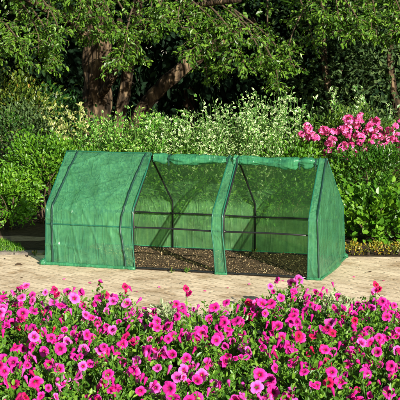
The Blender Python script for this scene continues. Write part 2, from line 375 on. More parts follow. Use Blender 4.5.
def shoots(name, label, cat, p, rx, ry, hfun, K, L, wr, mat, group=None, per=26, start=.25, lean=.25, spr=.05, mesh_only=False):
    "upright shrub: leafy shoots rising from the ground to uneven heights"
    p = np.array(p, float); p[2] = 0
    e = empty(name, p, label, cat, group)
    P, A, O, T = [], [], [], []; tubes = []
    for k in range(K):
        a = rng.random()*2*math.pi; r = math.sqrt(rng.random())
        bx, by = r*math.cos(a)*rx, r*math.sin(a)*ry
        h = hfun(bx, by)*(.55+.53*rng.random()**.7)
        b = np.array([bx*.75, by*.75, 0]); tip = np.array([bx+rng.normal()*lean*.4, by+rng.normal()*lean*.4, h])
        mid = (b+tip)/2+np.array([rng.normal()*.05, rng.normal()*.05, .04])
        sp = spline([b, mid, tip], 9); tint = rng.random()
        tubes.append(tube(sp, list(np.linspace(.005, .0015, 9)), 4))
        m = int(per*(.7+.6*rng.random()))
        s = start+(1-start)*rng.random(m)**.75
        q = np.array([np.array(sp)[min(int(x*8), 7)]*(1-(x*8-min(int(x*8), 7)))+np.array(sp)[min(int(x*8), 7)+1]*(x*8-min(int(x*8), 7)) for x in s])
        th = rng.random(m)*2*math.pi
        o = np.stack([np.cos(th), np.sin(th), rng.random(m)*.5], 1)
        P.append(q+o*spr*rng.random((m, 1))*(1.6-s[:, None])); O.append(o); T.append(np.clip(tint*.5+rng.random(m)*.5, 0, 1))
    P = np.concatenate(P); O = nrm(np.concatenate(O)); T = np.concatenate(T)
    ok = P[:, 2] > .02; P, O, T = P[ok], O[ok], T[ok]
    ax, no = orient(O, len(P), up=.45, rnd=.4)
    leaf_obj('foliage', P, ax, no, L*(.6+.7*rng.random(len(P))), wr, mat, e, None, T)
    mesh_obj('stem', *join(tubes), M_GSTEM, e, True)
    return e

# ------------------------------------------------------------------ background woodland and trees
def bg_tree(label, u, D, rx, h, n, L, mat, group=None, z0=.2, trunk_r=.12, name='dark_tree'):
    p = loc(lat_of(u, D), D)
    e = empty(name, p, label, 'tree', group)
    ps = [tube(spline([(0, 0, 0), (.08, .03, h*.3), (-.05, 0, h*.62), (.03, 0, h*.92)], 10), list(np.linspace(trunk_r, .03, 10)), 8, .25)]
    mesh_obj('trunk', *join(ps), M_BARK, e, True)
    K = max(30, n//22); d = rnd_dir(K); rr = 1-.5*rng.random(K)**1.3
    lf = np.array([1+.3*noise.noise(Vector((x*2+u, y*2+D, z*2))) for x, y, z in d])
    cen = d*(rr*lf)[:, None]*np.array([rx, rx, (h-z0)/2])+np.array([0, 0, (h+z0)/2])
    idx = rng.integers(0, K, n); pos = cen[idx]+rng.normal(size=(n, 3))*np.array([.22, .22, .16]); ok = pos[:, 2] > .05
    pos, idx = pos[ok], idx[ok]; out = nrm(pos-np.array([0, 0, h*.5])); ax, no = orient(out, len(pos), up=-.15)
    tint = np.clip(rng.random(K)[idx]*.5+rng.random(len(pos))*.5, 0, 1)
    leaf_obj('crown', pos, ax, no, L*(.6+.7*rng.random(len(pos))), .5, mat, e, None, tint)
    return e
GT = 'dark trees at the back of the garden'
LB = 'dark shaded tree in the gloom behind the flowering shrubs'
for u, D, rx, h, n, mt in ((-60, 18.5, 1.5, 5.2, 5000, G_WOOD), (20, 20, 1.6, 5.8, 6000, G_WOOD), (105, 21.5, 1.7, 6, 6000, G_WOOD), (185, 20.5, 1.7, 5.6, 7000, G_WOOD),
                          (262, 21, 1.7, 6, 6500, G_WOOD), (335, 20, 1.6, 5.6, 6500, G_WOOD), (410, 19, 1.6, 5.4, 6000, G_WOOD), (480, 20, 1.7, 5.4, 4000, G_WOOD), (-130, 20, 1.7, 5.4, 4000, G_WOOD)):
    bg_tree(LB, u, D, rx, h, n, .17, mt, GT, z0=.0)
# the far wood: one continuous mass
n = 26000
la = rng.uniform(-11, 11, n); Dd = rng.uniform(23.5, 26, n); zz = rng.random(n)*7.5
pos = CAM+FWH*Dd[:, None]+RT*la[:, None]; pos[:, 2] = zz
out = np.tile(-FWH, (n, 1)); ax, no = orient(out, n, up=-.2)
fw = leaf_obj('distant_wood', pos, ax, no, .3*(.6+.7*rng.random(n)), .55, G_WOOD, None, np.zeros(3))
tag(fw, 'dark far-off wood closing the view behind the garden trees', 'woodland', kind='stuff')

# yellow-lit understorey tree on the right, behind the pink blossom
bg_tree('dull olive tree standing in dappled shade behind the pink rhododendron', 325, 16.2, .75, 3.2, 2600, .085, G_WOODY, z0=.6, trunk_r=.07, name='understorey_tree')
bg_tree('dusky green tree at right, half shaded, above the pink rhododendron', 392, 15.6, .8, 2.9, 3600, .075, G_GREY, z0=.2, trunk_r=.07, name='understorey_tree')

# ------------------------------------------------------------------ the big tree
TD = 15.0
tb = loc(lat_of(92, TD), TD)
tree = empty('broad_tree', tb, 'old broad tree with several thick brown trunks, left of centre behind the shrubs', 'tree')
def tp(u, v, D=TD): return at(u, v, D)-tb
def limb(name, pts, rad, n=26, seg=18, bark=.22):
    sp = spline(pts, n); rr = np.interp(np.linspace(0, 1, n), np.linspace(0, 1, len(rad)), rad)
    return mesh_obj(name, *tube(sp, list(rr), seg, bark), M_BARK, tree, True)
limb('trunk', [(-.05, 0, 0), tp(92, 150), tp(95, 110), tp(98, 75), tp(96, 30), tp(85, -30), tp(70, -110)], [.26, .20, .175, .185, .19, .16, .1], 34, 22)
limb('trunk', [(.3, -.05, 0), tp(113, 152, 14.9), tp(119, 120, 14.9), tp(125, 92, 14.9), tp(128, 70, 14.9), tp(136, 30, 14.9), tp(140, -60, 14.9)], [.1, .085, .07, .075, .08, .07, .05], 30, 16)
limb('trunk', [(.48, 0, 0), tp(124, 152, 15), tp(132, 128, 15), tp(143, 108, 15), tp(157, 92, 15), tp(178, 72, 15), tp(215, 45, 14.9), tp(255, 20, 14.8)], [.13, .1, .085, .09, .09, .095, .08, .05], 34, 16)
limb('branch', [tp(94, 100), tp(106, 88, 14.7), tp(118, 62, 14.3), tp(120, 20, 13.6)], [.06, .05, .045, .03], 18, 12)
limb('branch', [tp(96, 40), tp(70, 22, 14.6), tp(40, 5, 14), tp(10, -10, 13.5)], [.09, .07, .05, .03], 18, 12)
limb('branch', [tp(136, 30, 14.9), tp(165, 12, 14.3), tp(200, 5, 13.6), tp(240, 0, 13)], [.06, .05, .04, .025], 18, 10)
# crown: high mass (mostly above the picture), its spread shaped to shade the trunks, plus drooping sprays that catch the sun
def crown_mass(n, lo, hi, Dlo, Dhi, zlo, zhi, L, K, sp, mat, part):
    la = rng.uniform(lo, hi, K); D_ = rng.uniform(Dlo, Dhi, K); z_ = rng.uniform(zlo, zhi, K)
    cen = CAM+FWH*D_[:, None]+RT*la[:, None]; cen[:, 2] = z_
    idx = rng.integers(0, K, n); pos = cen[idx]+rng.normal(size=(n, 3))*np.array([sp, sp, sp*.6])
    out = nrm(pos-(tb+np.array([0, 0, 2.2]))); ax, no = orient(out, n, up=-.25)
    tint = np.clip(rng.random(K)[idx]*.5+rng.random(n)*.5, 0, 1)
    return leaf_obj(part, pos-tb, ax, no, L*(.6+.7*rng.random(n)), .5, mat, tree, None, tint)
crown_mass(15000, -4.4, 4.2, 12.6, 17.5, 2.5, 4.6, .095, 380, .18, G_CROWN, 'crown')
def spray(pts, n, L=.062, droop=.5, sp=.1, mat=None, tubes=None):
    sp_ = np.array(spline(pts, 14)); tubes.append(tube(sp_, list(np.linspace(.014, .004, 14)), 5))
    P, O = [], []
    for k in range(n//14):
        s = rng.random()**.7*12.9; i = int(s); b = sp_[i]*(1-(s-i))+sp_[i+1]*(s-i)
        d = rnd_dir(1)[0]; d[2] = -abs(d[2])*droop-.1; ln = sp*(1+1.6*rng.random()); tipp = b+d*ln
        tubes.append(tube([b, b+(tipp-b)*.5+np.array([0, 0, .01]), tipp], [.004, .003, .002], 4, cap=False))
        m = 14; t = rng.random((m, 1)); P.append(b+(tipp-b)*t+rng.normal(size=(m, 3))*.02); O.append(nrm(d+rnd_dir(m)*.7))
    return np.concatenate(P), np.concatenate(O)
tubes = []; PP = []; OO = []
def S(n, *pts):
    a, b = spray([at(*q)-tb for q in pts], n, tubes=tubes); PP.append(a); OO.append(b)
for k in range(46):
    u = -40+k*10.5+rng.normal()*4; D = 12.7+rng.random()*1.2
    # how low the twigs hang, by column of the garden
    low = float(np.interp(u, [-40, 0, 40, 60, 75, 110, 125, 140, 155, 180, 200, 225, 240, 262, 285, 300, 330, 400], [58, 64, 70, 80, 46, 40, 92, 55, 40, 48, 84, 76, 84, 106, 92, 48, 40, 56]))
    end = low*(.55+.45*rng.random()); dx = rng.normal()*14+12
    S(int(300+220*rng.random()), (u-dx*2, end-78, D+.7), (u-dx*.7, end-48, D+.3), (u, end-20, D), (u+rng.normal()*4, end, D-.05))
PP = np.concatenate(PP); OO = nrm(np.concatenate(OO))
ax, no = orient(OO, len(PP), up=-.3, rnd=.5)
leaf_obj('hanging_foliage', PP, ax, no, .052*(.6+.7*rng.random(len(PP))), .48, G_CROWN, tree, None)
mesh_obj('twig', *join(tubes), M_STEM, tree, True)

# ------------------------------------------------------------------ shrubs, left side
bush('round_bush', 'clipped dark green round bush with tiny leaves at the left edge', 'shrub', loc(lat_of(8, 12.8), 12.8), .36, .40, 1.20, 8500, .034, .55, G_RND, lump=.08, spread=.03, z0=.2, hole=.01)
bush('leafy_bush', 'fresh green leafy bush low at the left edge beside the small lawn', 'shrub', loc(lat_of(3, 12.0), 12.0), .30, .33, .60, 4200, .045, .5, G_BRIGHT, lump=.3, z0=.03, spread=.045)
bush('leafy_bush', 'mid green leafy bush just left of the closed greenhouse end', 'shrub', loc(lat_of(45, 12.4), 12.4), .40, .36, .92, 6200, .045, .5, G_BRIGHT, lump=.34, z0=.36, spread=.05)
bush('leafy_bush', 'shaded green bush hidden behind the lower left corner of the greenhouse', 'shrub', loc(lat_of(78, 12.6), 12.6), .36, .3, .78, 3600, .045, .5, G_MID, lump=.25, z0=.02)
bush('golden_shrub', 'loose shrub with yellow and orange tinted leaves at upper left', 'shrub', loc(lat_of(18, 13.7), 13.7), .50, .4, 1.58, 2400, .06, .45, G_GOLD, lump=.4, z0=.7, spread=.09)
bush('grey_green_shrub', 'dull grey-green shrub above the clipped round bush at left', 'shrub', loc(lat_of(24, 13.3), 13.3), .42, .35, 1.20, 2600, .055, .4, G_GREY, lump=.3, z0=.4, spread=.07)
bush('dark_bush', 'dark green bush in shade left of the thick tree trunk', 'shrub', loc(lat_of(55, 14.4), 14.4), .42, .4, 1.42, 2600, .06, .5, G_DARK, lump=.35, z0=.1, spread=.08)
shoots('cream_shrub', 'small shrub of pale cream leaves at the foot of the thick tree trunk', 'shrub', loc(lat_of(64, 13.2), 13.2), .22, .2, lambda x, y: 1.2, 34, .055, .6, G_CREAM, per=24, start=.45)
shoots('green_shrub', 'yellowish green upright shrub between the cream shrub and the tree trunks', 'shrub', loc(lat_of(92, 13.0), 13.0), .24, .22, lambda x, y: 1.03, 36, .055, .55, G_VARG, per=26, start=.3)
# central variegated row
GV = 'variegated shrubs in a row behind the greenhouse'
row = [(118, 12.7, .26, .24, 1.09, 42, G_VARG, 'lush green shrub with pale leaf edges right of the tree trunks'),
       (148, 12.6, .26, .24, 1.16, 46, G_VARG, 'tallest of the greener pale-edged shrubs, above the end of the closed bay'),
       (176, 12.6, .20, .22, 1.10, 40, G_VAR, 'white-edged shrub directly behind the first rolled door, next to the green ones'),
       (203, 12.5, .22, .24, 1.18, 48, G_VAR, 'thick white-edged shrub behind the middle of the greenhouse'),
       (232, 12.5, .22, .24, 1.14, 44, G_VAR, 'white-edged shrub above the narrow strip between the two open doors'),
       (262, 12.4, .22, .22, 1.30, 48, G_VAR, 'tallest white-edged shrub with spiky shoots under the hanging branches')]
for u, D, rx, ry, h, K, mt, lb in row:
    shoots('variegated_shrub', lb, 'shrub', loc(lat_of(u, D), D), rx, ry, lambda x, y, h=h: h*(1.0+.22*noise.noise(Vector((x*6+h*9, y*6, h)))), int(K*2.0), .040, .58, mt, GV, per=42, start=.15, lean=.5, spr=.10)
shoots('variegated_shrub', 'thin pale shrub with tall spikes left of the pink rhododendron', 'shrub', loc(lat_of(291, 12.9), 12.9), .13, .15, lambda x, y: 1.42, 20, .05, .55, G_VAR, GV, per=26, start=.3)
bush('low_bush', 'low green bush filling the gap behind the right open door', 'shrub', loc(lat_of(285, 12.3), 12.3), .5, .25, .88, 4200, .05, .5, G_BRIGHT, lump=.25, z0=.02)
bush('low_bush', 'low green bush behind the middle open door', 'shrub', loc(lat_of(190, 12.35), 12.35), .6, .22, .72, 4200, .05, .5, G_BRIGHT, lump=.25, z0=.02)
bush('low_bush', 'low green bush behind the closed green bay', 'shrub', loc(lat_of(120, 12.4), 12.4), .5, .22, .72, 3600, .05, .5, G_BRIGHT, lump=.25, z0=.02)

# rhododendron
rp = loc(lat_of(352, 12.7), 12.7)
rh = bush('rhododendron', 'rhododendron bush covered with bright pink blossom at right', 'shrub', rp, .68, .37, 1.14, 8000, .06, .36, G_RHO, lump=.25, z0=.15, spread=.07)
def truss(r, nf, seed):
    g = np.random.default_rng(seed); P, A, No, T = [], [], [], []
    for k in range(nf):
        d = nrm(g.normal(size=3)+np.array([.2, -.5, .6])); c = d*r*(.55+.3*g.random()); tk = g.random()
        s = nrm(np.cross(d, g.normal(size=3))); q = np.cross(d, s)
        for j in range(5):
            th = 2*math.pi*j/5+g.normal()*.12; o = s*math.cos(th)+q*math.sin(th)
            P.append(c); A.append(o+d*(.35+.3*g.random())); No.append(d-o*.4); T.append(.55*tk+.45*g.random())
    P, A, No = map(np.array, (P, A, No))
    return leaves(P, A, No, r*(.42+.16*g.random(len(P))), .62, .14, .3, np.array(T))
tm = []
for k in range(4):
    V, Fc, A = truss(.072, 22, 50+k)
    o = mesh_obj('blossom_cluster', V, Fc, M_RHODO, rh, attr=A); tm.append(o)
spots = [(299, 134), (306, 130), (313, 136), (310, 128), (303, 138), (322, 131), (327, 136), (333, 131), (337, 138), (331, 143), (343, 122), (349, 119), (354, 124), (347, 128), (358, 119), (341, 130),
         (352, 137), (357, 133), (362, 139), (349, 144), (356, 141), (344, 147), (369, 126), (375, 123), (372, 131), (379, 129), (366, 133), (384, 136), (390, 133), (386, 142), (379, 139), (393, 126), (397, 123), (396, 137), (391, 141),
         (312, 141), (330, 148), (340, 152), (353, 150), (371, 143), (388, 147), (398, 144), (374, 137), (318, 140), (327, 152), (324, 153), (338, 160), (346, 159), (364, 150), (381, 149), (403, 130), (410, 136), (406, 142), (416, 128), (377, 135), (350, 131)]
spots += [(u+float(rng.normal()*3.2), v+float(abs(rng.normal())*3.2)) for u, v in spots[:34:3]]
for k, (u, v) in enumerate(spots):
    o = tm[k] if k < 4 else copy_obj(tm[k % 4], rh)
    q = at(u+rng.normal()*1.3, v+rng.normal()*1.6, 12.36+.08*rng.normal())-rp
    o.location = q; o.rotation_euler = (rng.normal()*.3, rng.normal()*.3, rng.random()*6); o.scale = (1,)*3
    s = .52+.40*rng.random(); s = s*.8 if 35 <= k <= 48 else s
    o.scale = (s, s, s)
shoots('variegated_shrub', 'pale shoots of a white-edged shrub peeping up behind the pink blossom', 'shrub', loc(lat_of(360, 13.3), 13.3), .3, .2, lambda x, y: 1.36, 22, .05, .55, G_VAR, GV, per=24, start=.5)
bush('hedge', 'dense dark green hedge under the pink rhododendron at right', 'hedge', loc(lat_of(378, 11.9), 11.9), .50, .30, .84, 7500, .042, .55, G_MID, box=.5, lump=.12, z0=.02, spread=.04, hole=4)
bush('broadleaf_shrub', 'bright green shrub with broad leaves low at right beside the path', 'shrub', loc(lat_of(374, 11.15), 11.15), .40, .26, .50, 2600, .068, .68, G_BRIGHT, box=.4, lump=.2, z0=.0, spread=.045, inner=.25)
bush('broadleaf_shrub', 'bright broad-leaved shrub running out of the picture at the right edge', 'shrub', loc(lat_of(448, 11.2), 11.2), .38, .26, .48, 1800, .068, .68, G_BRIGHT, box=.4, lump=.2, z0=.0, spread=.045, inner=.25)
# low yellow edging plants along the path, one clump each
GB = 'yellow edging plants along the path'
eb = None
for k in range(13):
    u = 338+k*8.2; p = loc(lat_of(u, 10.42+.02*rng.normal()), 10.42)
    if k < 3:
        eb = bush('edging_plant', 'low clump of yellow and orange leaves edging the path at right', 'plant', p, .055, .05, .095, 330, .026, .6, G_BORDER, GB, z0=0, lump=.3, spread=.018, stemr=.002)
        if k == 0: protos = [eb]
        else: protos.append(eb)
    else:
        s = protos[k % 3]; e = copy_obj(s); e.location = tuple(p); e.rotation_euler = (0, 0, rng.random()*6)
        for ch in s.children: copy_obj(ch, e)
# lawn grass and weeds
n = 14000
la = rng.uniform(-3.4, -1.45, n); Dd = rng.uniform(PD1+.06, 11.7, n)
bp = CAM+FWH*Dd[:, None]+RT*la[:, None]
l1 = gr(24, 253); 
uu = 200+F*la/Dd*1.0; vv = 200+F*np.tan(np.arctan(CAM[2]/Dd)-PIT)
lim = np.interp(uu, [-60, -40, 0, 18, 24], [233, 236, 241, 247, 253])
ok = (vv > lim+rng.normal(size=n)*.6) & (uu < 24); bp = bp[ok]; bp[:, 2] = .006
n = len(bp); ax = nrm(rng.normal(size=(n, 3))*.45+np.array([0, 0, 1])); no = rnd_dir(n)
g = leaf_obj('grass', bp, ax, no, .035*(.6+.8*rng.random(n)), .16, G_BRIGHT, None, np.zeros(3))
tag(g, 'short sunlit grass of the small lawn at left beside the path', 'grass', kind='stuff')

# ------------------------------------------------------------------ the greenhouse
W, H, HF, HB = 1.0765, .955, .509, .471; YR = .442*W
X0, X1, X2, X3 = 0, .8, 1.6, 2.4
gh = empty('greenhouse', (0, 0, 0), 'long low green mesh greenhouse, one bay closed and two with rolled-up doors', 'greenhouse')
O3 = np.zeros(3)
ins = .014
for k, x in enumerate((X0+.012, X1, X2, X3-.03)):
    prof = [(x, ins, 0), (x, ins, HF*.93), (x, ins+.012, HF*1.0), (x, YR-.03, H-.055), (x, YR, H-.018), (x, YR+.03, H-.055), (x, W-ins-.012, HB), (x, W-ins, HB*.92), (x, W-ins, 0)]
    mesh_obj('rib', *tube(prof, .0085, 8), M_TUBE, gh, True)
def rail(y, z, a=X0+.01, b=X3-.02, r=.0075):
    sp = [(a+(b-a)*i/10, y, z+.003*math.sin(i*1.7)) for i in range(11)]
    mesh_obj('rail', *tube(sp, r, 8), M_TUBE, gh, True)
rail(YR, H-.018); rail(W-.03, .352); rail(.017, .366); rail(W-.02, .02); rail(.012, .017, r=.009)
for x in (X1, X2):
    for z, y in ((.352, W-.027), (.366, .019)):
        V, Fc = tube([(x-.018, y, z), (x+.018, y, z)], .0115, 8); mesh_obj('connector', V, Fc, M_TUBE, gh, True)

def nz3(x, y, z, s): return noise.noise(Vector((x*s, y*s, z*s)))
def wrinkle(x, q, seed, a1, a2):
    v = a1*nz3(x+seed, q, seed, 2.6)+a1*.5*nz3(x+seed, q*1.3, seed, 6.5)
    for k, (dx, dq) in enumerate(((1.0, .55), (.6, -1.0), (.15, 1.1))):
        t = dx*x+dq*q; c = noise.noise(Vector((t*4.5+seed*3+k*7, (dq*x-dx*q)*1.1, k*3.1)))
        v += a2*max(0, 1-abs(c)*10)**1.6*(.5+.5*noise.noise(Vector((x*2.2+k, q*2.2, seed))))
    return v
def sheet(name, left, right, prof, nx, mat, seed=0., a1=.006, a2=.006, ns=None, parent=gh):
    "cloth between two edge functions x(s), over a profile of (y,z) points; s runs 0..1 up the profile"
    prof = [np.array(p, float) for p in prof]; ds = np.cumsum([0]+[np.linalg.norm(prof[i+1]-prof[i]) for i in range(len(prof)-1)]); tot = ds[-1]
    ns = ns or int(tot/.012)
    V = []
    for j in range(ns+1):
        q = tot*j/ns; i = min(int(np.searchsorted(ds, q, 'right'))-1, len(prof)-2); t = (q-ds[i])/(ds[i+1]-ds[i])
        p = prof[i]*(1-t)+prof[i+1]*t
        qa, qb = max(0, q-.03), min(tot, q+.03)
        pa = np.array([np.interp(qa, ds, [c[k] for c in prof]) for k in (0, 1)]); pb = np.array([np.interp(qb, ds, [c[k] for c in prof]) for k in (0, 1)])
        p = (p*2+pa+pb)/4
        d = nrm(pb-pa); nn = np.array([-d[1], d[0]])
        xa, xb = left(q/tot), right(q/tot)
        for i2 in range(nx+1):
            x = xa+(xb-xa)*i2/nx
            edge = min(1, min(q, tot-q)/.05)
            wv = wrinkle(x, q, seed, a1, a2)*(.35+.65*edge)
            V.append((x, p[0]+nn[0]*wv, p[1]+nn[1]*wv))
    Fc = [(j*(nx+1)+i, j*(nx+1)+i+1, (j+1)*(nx+1)+i+1, (j+1)*(nx+1)+i) for j in range(ns) for i in range(nx)]
    return mesh_obj(name, V, Fc, mat, parent, True)
def curve(ss, xs): return lambda s: float(np.interp(s, ss, xs))
front = [(-.006, .006), (-.004, HF*.5), (-.002, HF-.02), (.012, HF+.012), (YR-.02, H-.012), (YR+.004, H+.004)]
lenf = [0, HF, HF+math.hypot(YR, H-HF)]; sk = lenf[1]/lenf[2]
# closed bay
e_l = curve([0, .1, sk, 1], [-.03, -.014, -.006, -.012])
e_r = curve([0, .15, sk*.75, sk, .8, 1], [X1+.022, X1+.006, X1-.004, X1+.004, X1+.012, xat(152, YR, H)])
sheet('front_cover', e_l, e_r, front, 90, M_COVER, 3.1, .011, .018)
# strips between and beside the doors
kn = sk
f2l = curve([0, .2, kn*.72, kn, .96, 1], [xat(215.5, 0, .01), xat(213.5, 0, .2), xat(211.3, 0, .37), xat(212.2, 0, HF), xat(229, YR-.02, .91), xat(230, YR, H)])
f2r = curve([0, .2, kn*.72, kn, .96, 1], [xat(227, 0, .01), xat(224.5, 0, .2), xat(222.6, 0, .37), xat(223, 0, HF), xat(237.5, YR-.02, .91), xat(239, YR, H)])
sheet('door_strip', f2l, f2r, front, 12, M_COVER, 9.4, .012, .012)
f3l = curve([0, kn, .96, 1], [xat(307.5, 0, .01), xat(308.6, 0, HF), xat(319, YR-.02, .91), xat(320, YR, H)])
f3r = curve([0, kn, 1], [xat(319.7, 0, .01), xat(318, 0, HF), xat(326.8, YR, H)])
sheet('door_strip', f3l, f3r, front, 12, M_COVER, 14.2, .009, .01)
# back of the cover: wall and rear slope
back = [(W+.004, .0), (W+.004, HB-.02), (W-.012, HB+.012), (YR+.02, H-.010), (YR-.002, H+.003)][::-1]
sheet('back_cover', lambda s: -.012, curve([0, .5, 1], [xat(326.8, YR, H), 2.41, 2.425]), back, 110, M_BACK, 21., .007, .008)
# ends
def end_cover(xs, seed, sgn):
    nzr, nyr = 44, 30; V = []
    for j in range(nzr+1):
        z = H*j/nzr
        yf = 0 if z < HF else YR*(z-HF)/(H-HF)
        yb = W if z < HB else W-(W-YR)*(z-HB)/(H-HB)
        flare = max(0, 1-z/.16)
        yf -= .018*flare*sgn_f; yb += .03*flare
        for i in range(nyr+1):
            t = i/nyr; y = yf+(yb-yf)*t
            x = xs(z, t)+wrinkle(y*.9, z, seed, .005, .006)*min(1, 6*min(t, 1-t)+.1)*min(1, (H-z)/.1)
            V.append((x, y, max(z, .004)))
    Fc = [(j*(nyr+1)+i, j*(nyr+1)+i+1, (j+1)*(nyr+1)+i+1, (j+1)*(nyr+1)+i) for j in range(nzr) for i in range(nyr)]
    return mesh_obj('end_cover', V, Fc, M_COVER, gh, True)
sgn_f = .3
XA = xat(326.8, YR, H)
def xs_r(z, t):
    base = np.interp(z, [0, HF, H], [xat(319.8, 0, .01), xat(318, 0, HF)+.0, XA])
    bb = np.interp(z, [0, HB, H], [xat(344.5, W, 0), xat(343.2, W, HB), XA])
    return base+(bb-base)*t+max(0, 1-z/.2)**2*.035*math.sin(math.pi*min(1, t*1.1))
end_cover(xs_r, 33., 1)
end_cover(lambda z, t: -.012-.02*max(0, 1-z/.15), 40., -1)
# dark seams / zips
def strip_on_front(name, xf, wdt, off=.006, mat=M_ZIP, s0=0., s1=1., n=80, wr=None):
    ds = [0, HF*.97, HF*.97+.05, lenf[2]]; pr = [(-.006, .004), (-.003, HF*.97), (.02, HF+.028), (YR, H+.002)]
    V = []
    for j in range(n+1):
        s = s0+(s1-s0)*j/n; q = s*lenf[2]
        y = np.interp(q, ds, [p[0] for p in pr]); z = np.interp(q, ds, [p[1] for p in pr])
        nn = np.array([0, -1., 0]) if q < HF else nrm(np.array([0, -(H-HF), YR]))
        for k, (a, b) in enumerate(((-1, -.002), (-1, .5), (1, .5), (1, -.002))):
            wv = wrinkle(xf(s)+a*wdt/2, q, *wr)*(.35+.65*min(1, min(q, lenf[2]-q)/.05)) if wr else 0
            V.append(np.array([xf(s)+a*wdt/2, y, z])+nn*(wv+off*(1 if b > 0 else -.2)))
    Fc = [(j*4+k, j*4+k+1, (j+1)*4+k+1, (j+1)*4+k) for j in range(n) for k in range(3)]
    return mesh_obj(name, V, Fc, mat, gh, True)
zx = curve([0, .1, .3, kn*.9, kn, .7, 1], [xat(126, 0, 0), xat(125.5, 0, .1), xat(120.8, 0, .3), xat(121.5, 0, .44), xat(123.5, 0, HF), xat(132, .2, .7), xat(146.5, YR, H)])
strip_on_front('zipper', zx, .014, .012, wr=(3.1, .011, .018))
zl = curve([0, kn, 1], [xat(53.3, 0, 0), xat(52.3, 0, HF), xat(78, YR, H)])
strip_on_front('zipper', zl, .013, .013, wr=(3.1, .011, .018))
strip_on_front('zipper', curve([0, kn, 1], [xat(319.3, 0, 0), xat(317.5, 0, HF), xat(326.2, YR, H)]), .011, .008)
strip_on_front('piping', lambda s: e_r(s)-.003, .010, .010, M_HEM); strip_on_front('piping', lambda s: f2l(s)+.003, .009, .010, M_HEM); strip_on_front('piping', lambda s: f2r(s)-.003, .009, .010, M_HEM)
strip_on_front('piping', lambda s: f3l(s)+.003, .009, .009, M_HEM); strip_on_front('piping', lambda s: e_l(s)+.004, .009, .008, M_HEM)
# added dark strip on the closed bay, imitating the front rail showing through
V = []
for i in range(61):
    x = -.004+(X1-.004)*i/60; wv = wrinkle(x, .366, 3.1, .011, .018)
    for dz, dy in ((-.0055, .001), (-.0045, -.004), (.0045, -.004), (.0055, .001)): V.append((x, -.0045-wv+dy-.0015, .366+dz))
mesh_obj('painted_rail_line', V, [(i*4+k, (i+1)*4+k, (i+1)*4+k+1, i*4+k+1) for i in range(60) for k in range(3)], M_HEM, gh, True)
# rear edge of the right end
mesh_obj('piping', *tube([(float(xs_r(z, 1))+.002, W+.03*max(0, 1-z/.16)+.002, z) for z in np.linspace(.012, HB, 12)]+[(XA, YR, H+.004)], .0045, 6), M_HEM, gh, True)
mesh_obj('piping', *tube([(x, YR, H+.006+.002*math.sin(x*9)) for x in np.linspace(-.012, X1, 14)], .006, 6), M_HEM, gh, True)
# ground hems
def hem(a, b, r=.013, n=26, seed=0):
    a, b = np.array(a, float), np.array(b, float)
    sp = [a+(b-a)*i/n+np.array([0, .006*nz3(i*.9, seed, 0, 1), .006*abs(nz3(i*.7, seed, 3, 1))]) for i in range(n+1)]
    rr = [r*(1+.5*nz3(i*.6, seed+5, 1, 1)) for i in range(n+1)]
    return mesh_obj('hem', *tube(sp, rr, 8), M_ROLL, gh, True)
hem((-.05, -.02, .016), (X1+.025, -.018, .014), .016, 34, 1)
hem((f2l(0)-.004, -.012, .012), (f2r(0)+.004, -.012, .012), .012, 8, 2); hem((f3l(0)-.004, -.012, .012), (f3r(0)+.006, -.014, .012), .012, 8, 3)
hem((xs_r(0, 0)+.012, -.012, .012), (xs_r(0, 1)+.012, W+.03, .012), .011, 30, 4); hem((-.02, W+.006, .02), (2.4, W+.006, .02), .012, 40, 5)
hem((-.04, -.02, .012), (-.045, W, .012), .013, 24, 6)
# crumpled cloth foot at the left front corner
def crumple(c, r, seed):
    V, Fc = [], []
    nu, nv = 20, 12
    for j in range(nv+1):
        ph = math.pi*j/nv
        for i in range(nu):
            th = 2*math.pi*i/nu; d = Vector((math.sin(ph)*math.cos(th), math.sin(ph)*math.sin(th), math.cos(ph)))
            k = 1+.35*noise.noise(d*2.4+Vector((seed, 0, 0)))+.2*noise.noise(d*6+Vector((0, seed, 0)))
            V.append((c[0]+d.x*r[0]*k, c[1]+d.y*r[1]*k, max(.004, c[2]+d.z*r[2]*k)))
    for j in range(nv):
        for i in range(nu):
            Fc.append((j*nu+i, (j+1)*nu+i, (j+1)*nu+(i+1) % nu, j*nu+(i+1) % nu))
    return mesh_obj('corner_fold', V, Fc, M_ROLL, gh, True)
crumple((-.035, -.015, .022), (.038, .03, .03), 2); crumple((xs_r(0, 1)+.0, W+.02, .02), (.03, .035, .025), 6); crumple((.92*X1+.05, -.012, .016), (.03, .018, .014), 9)
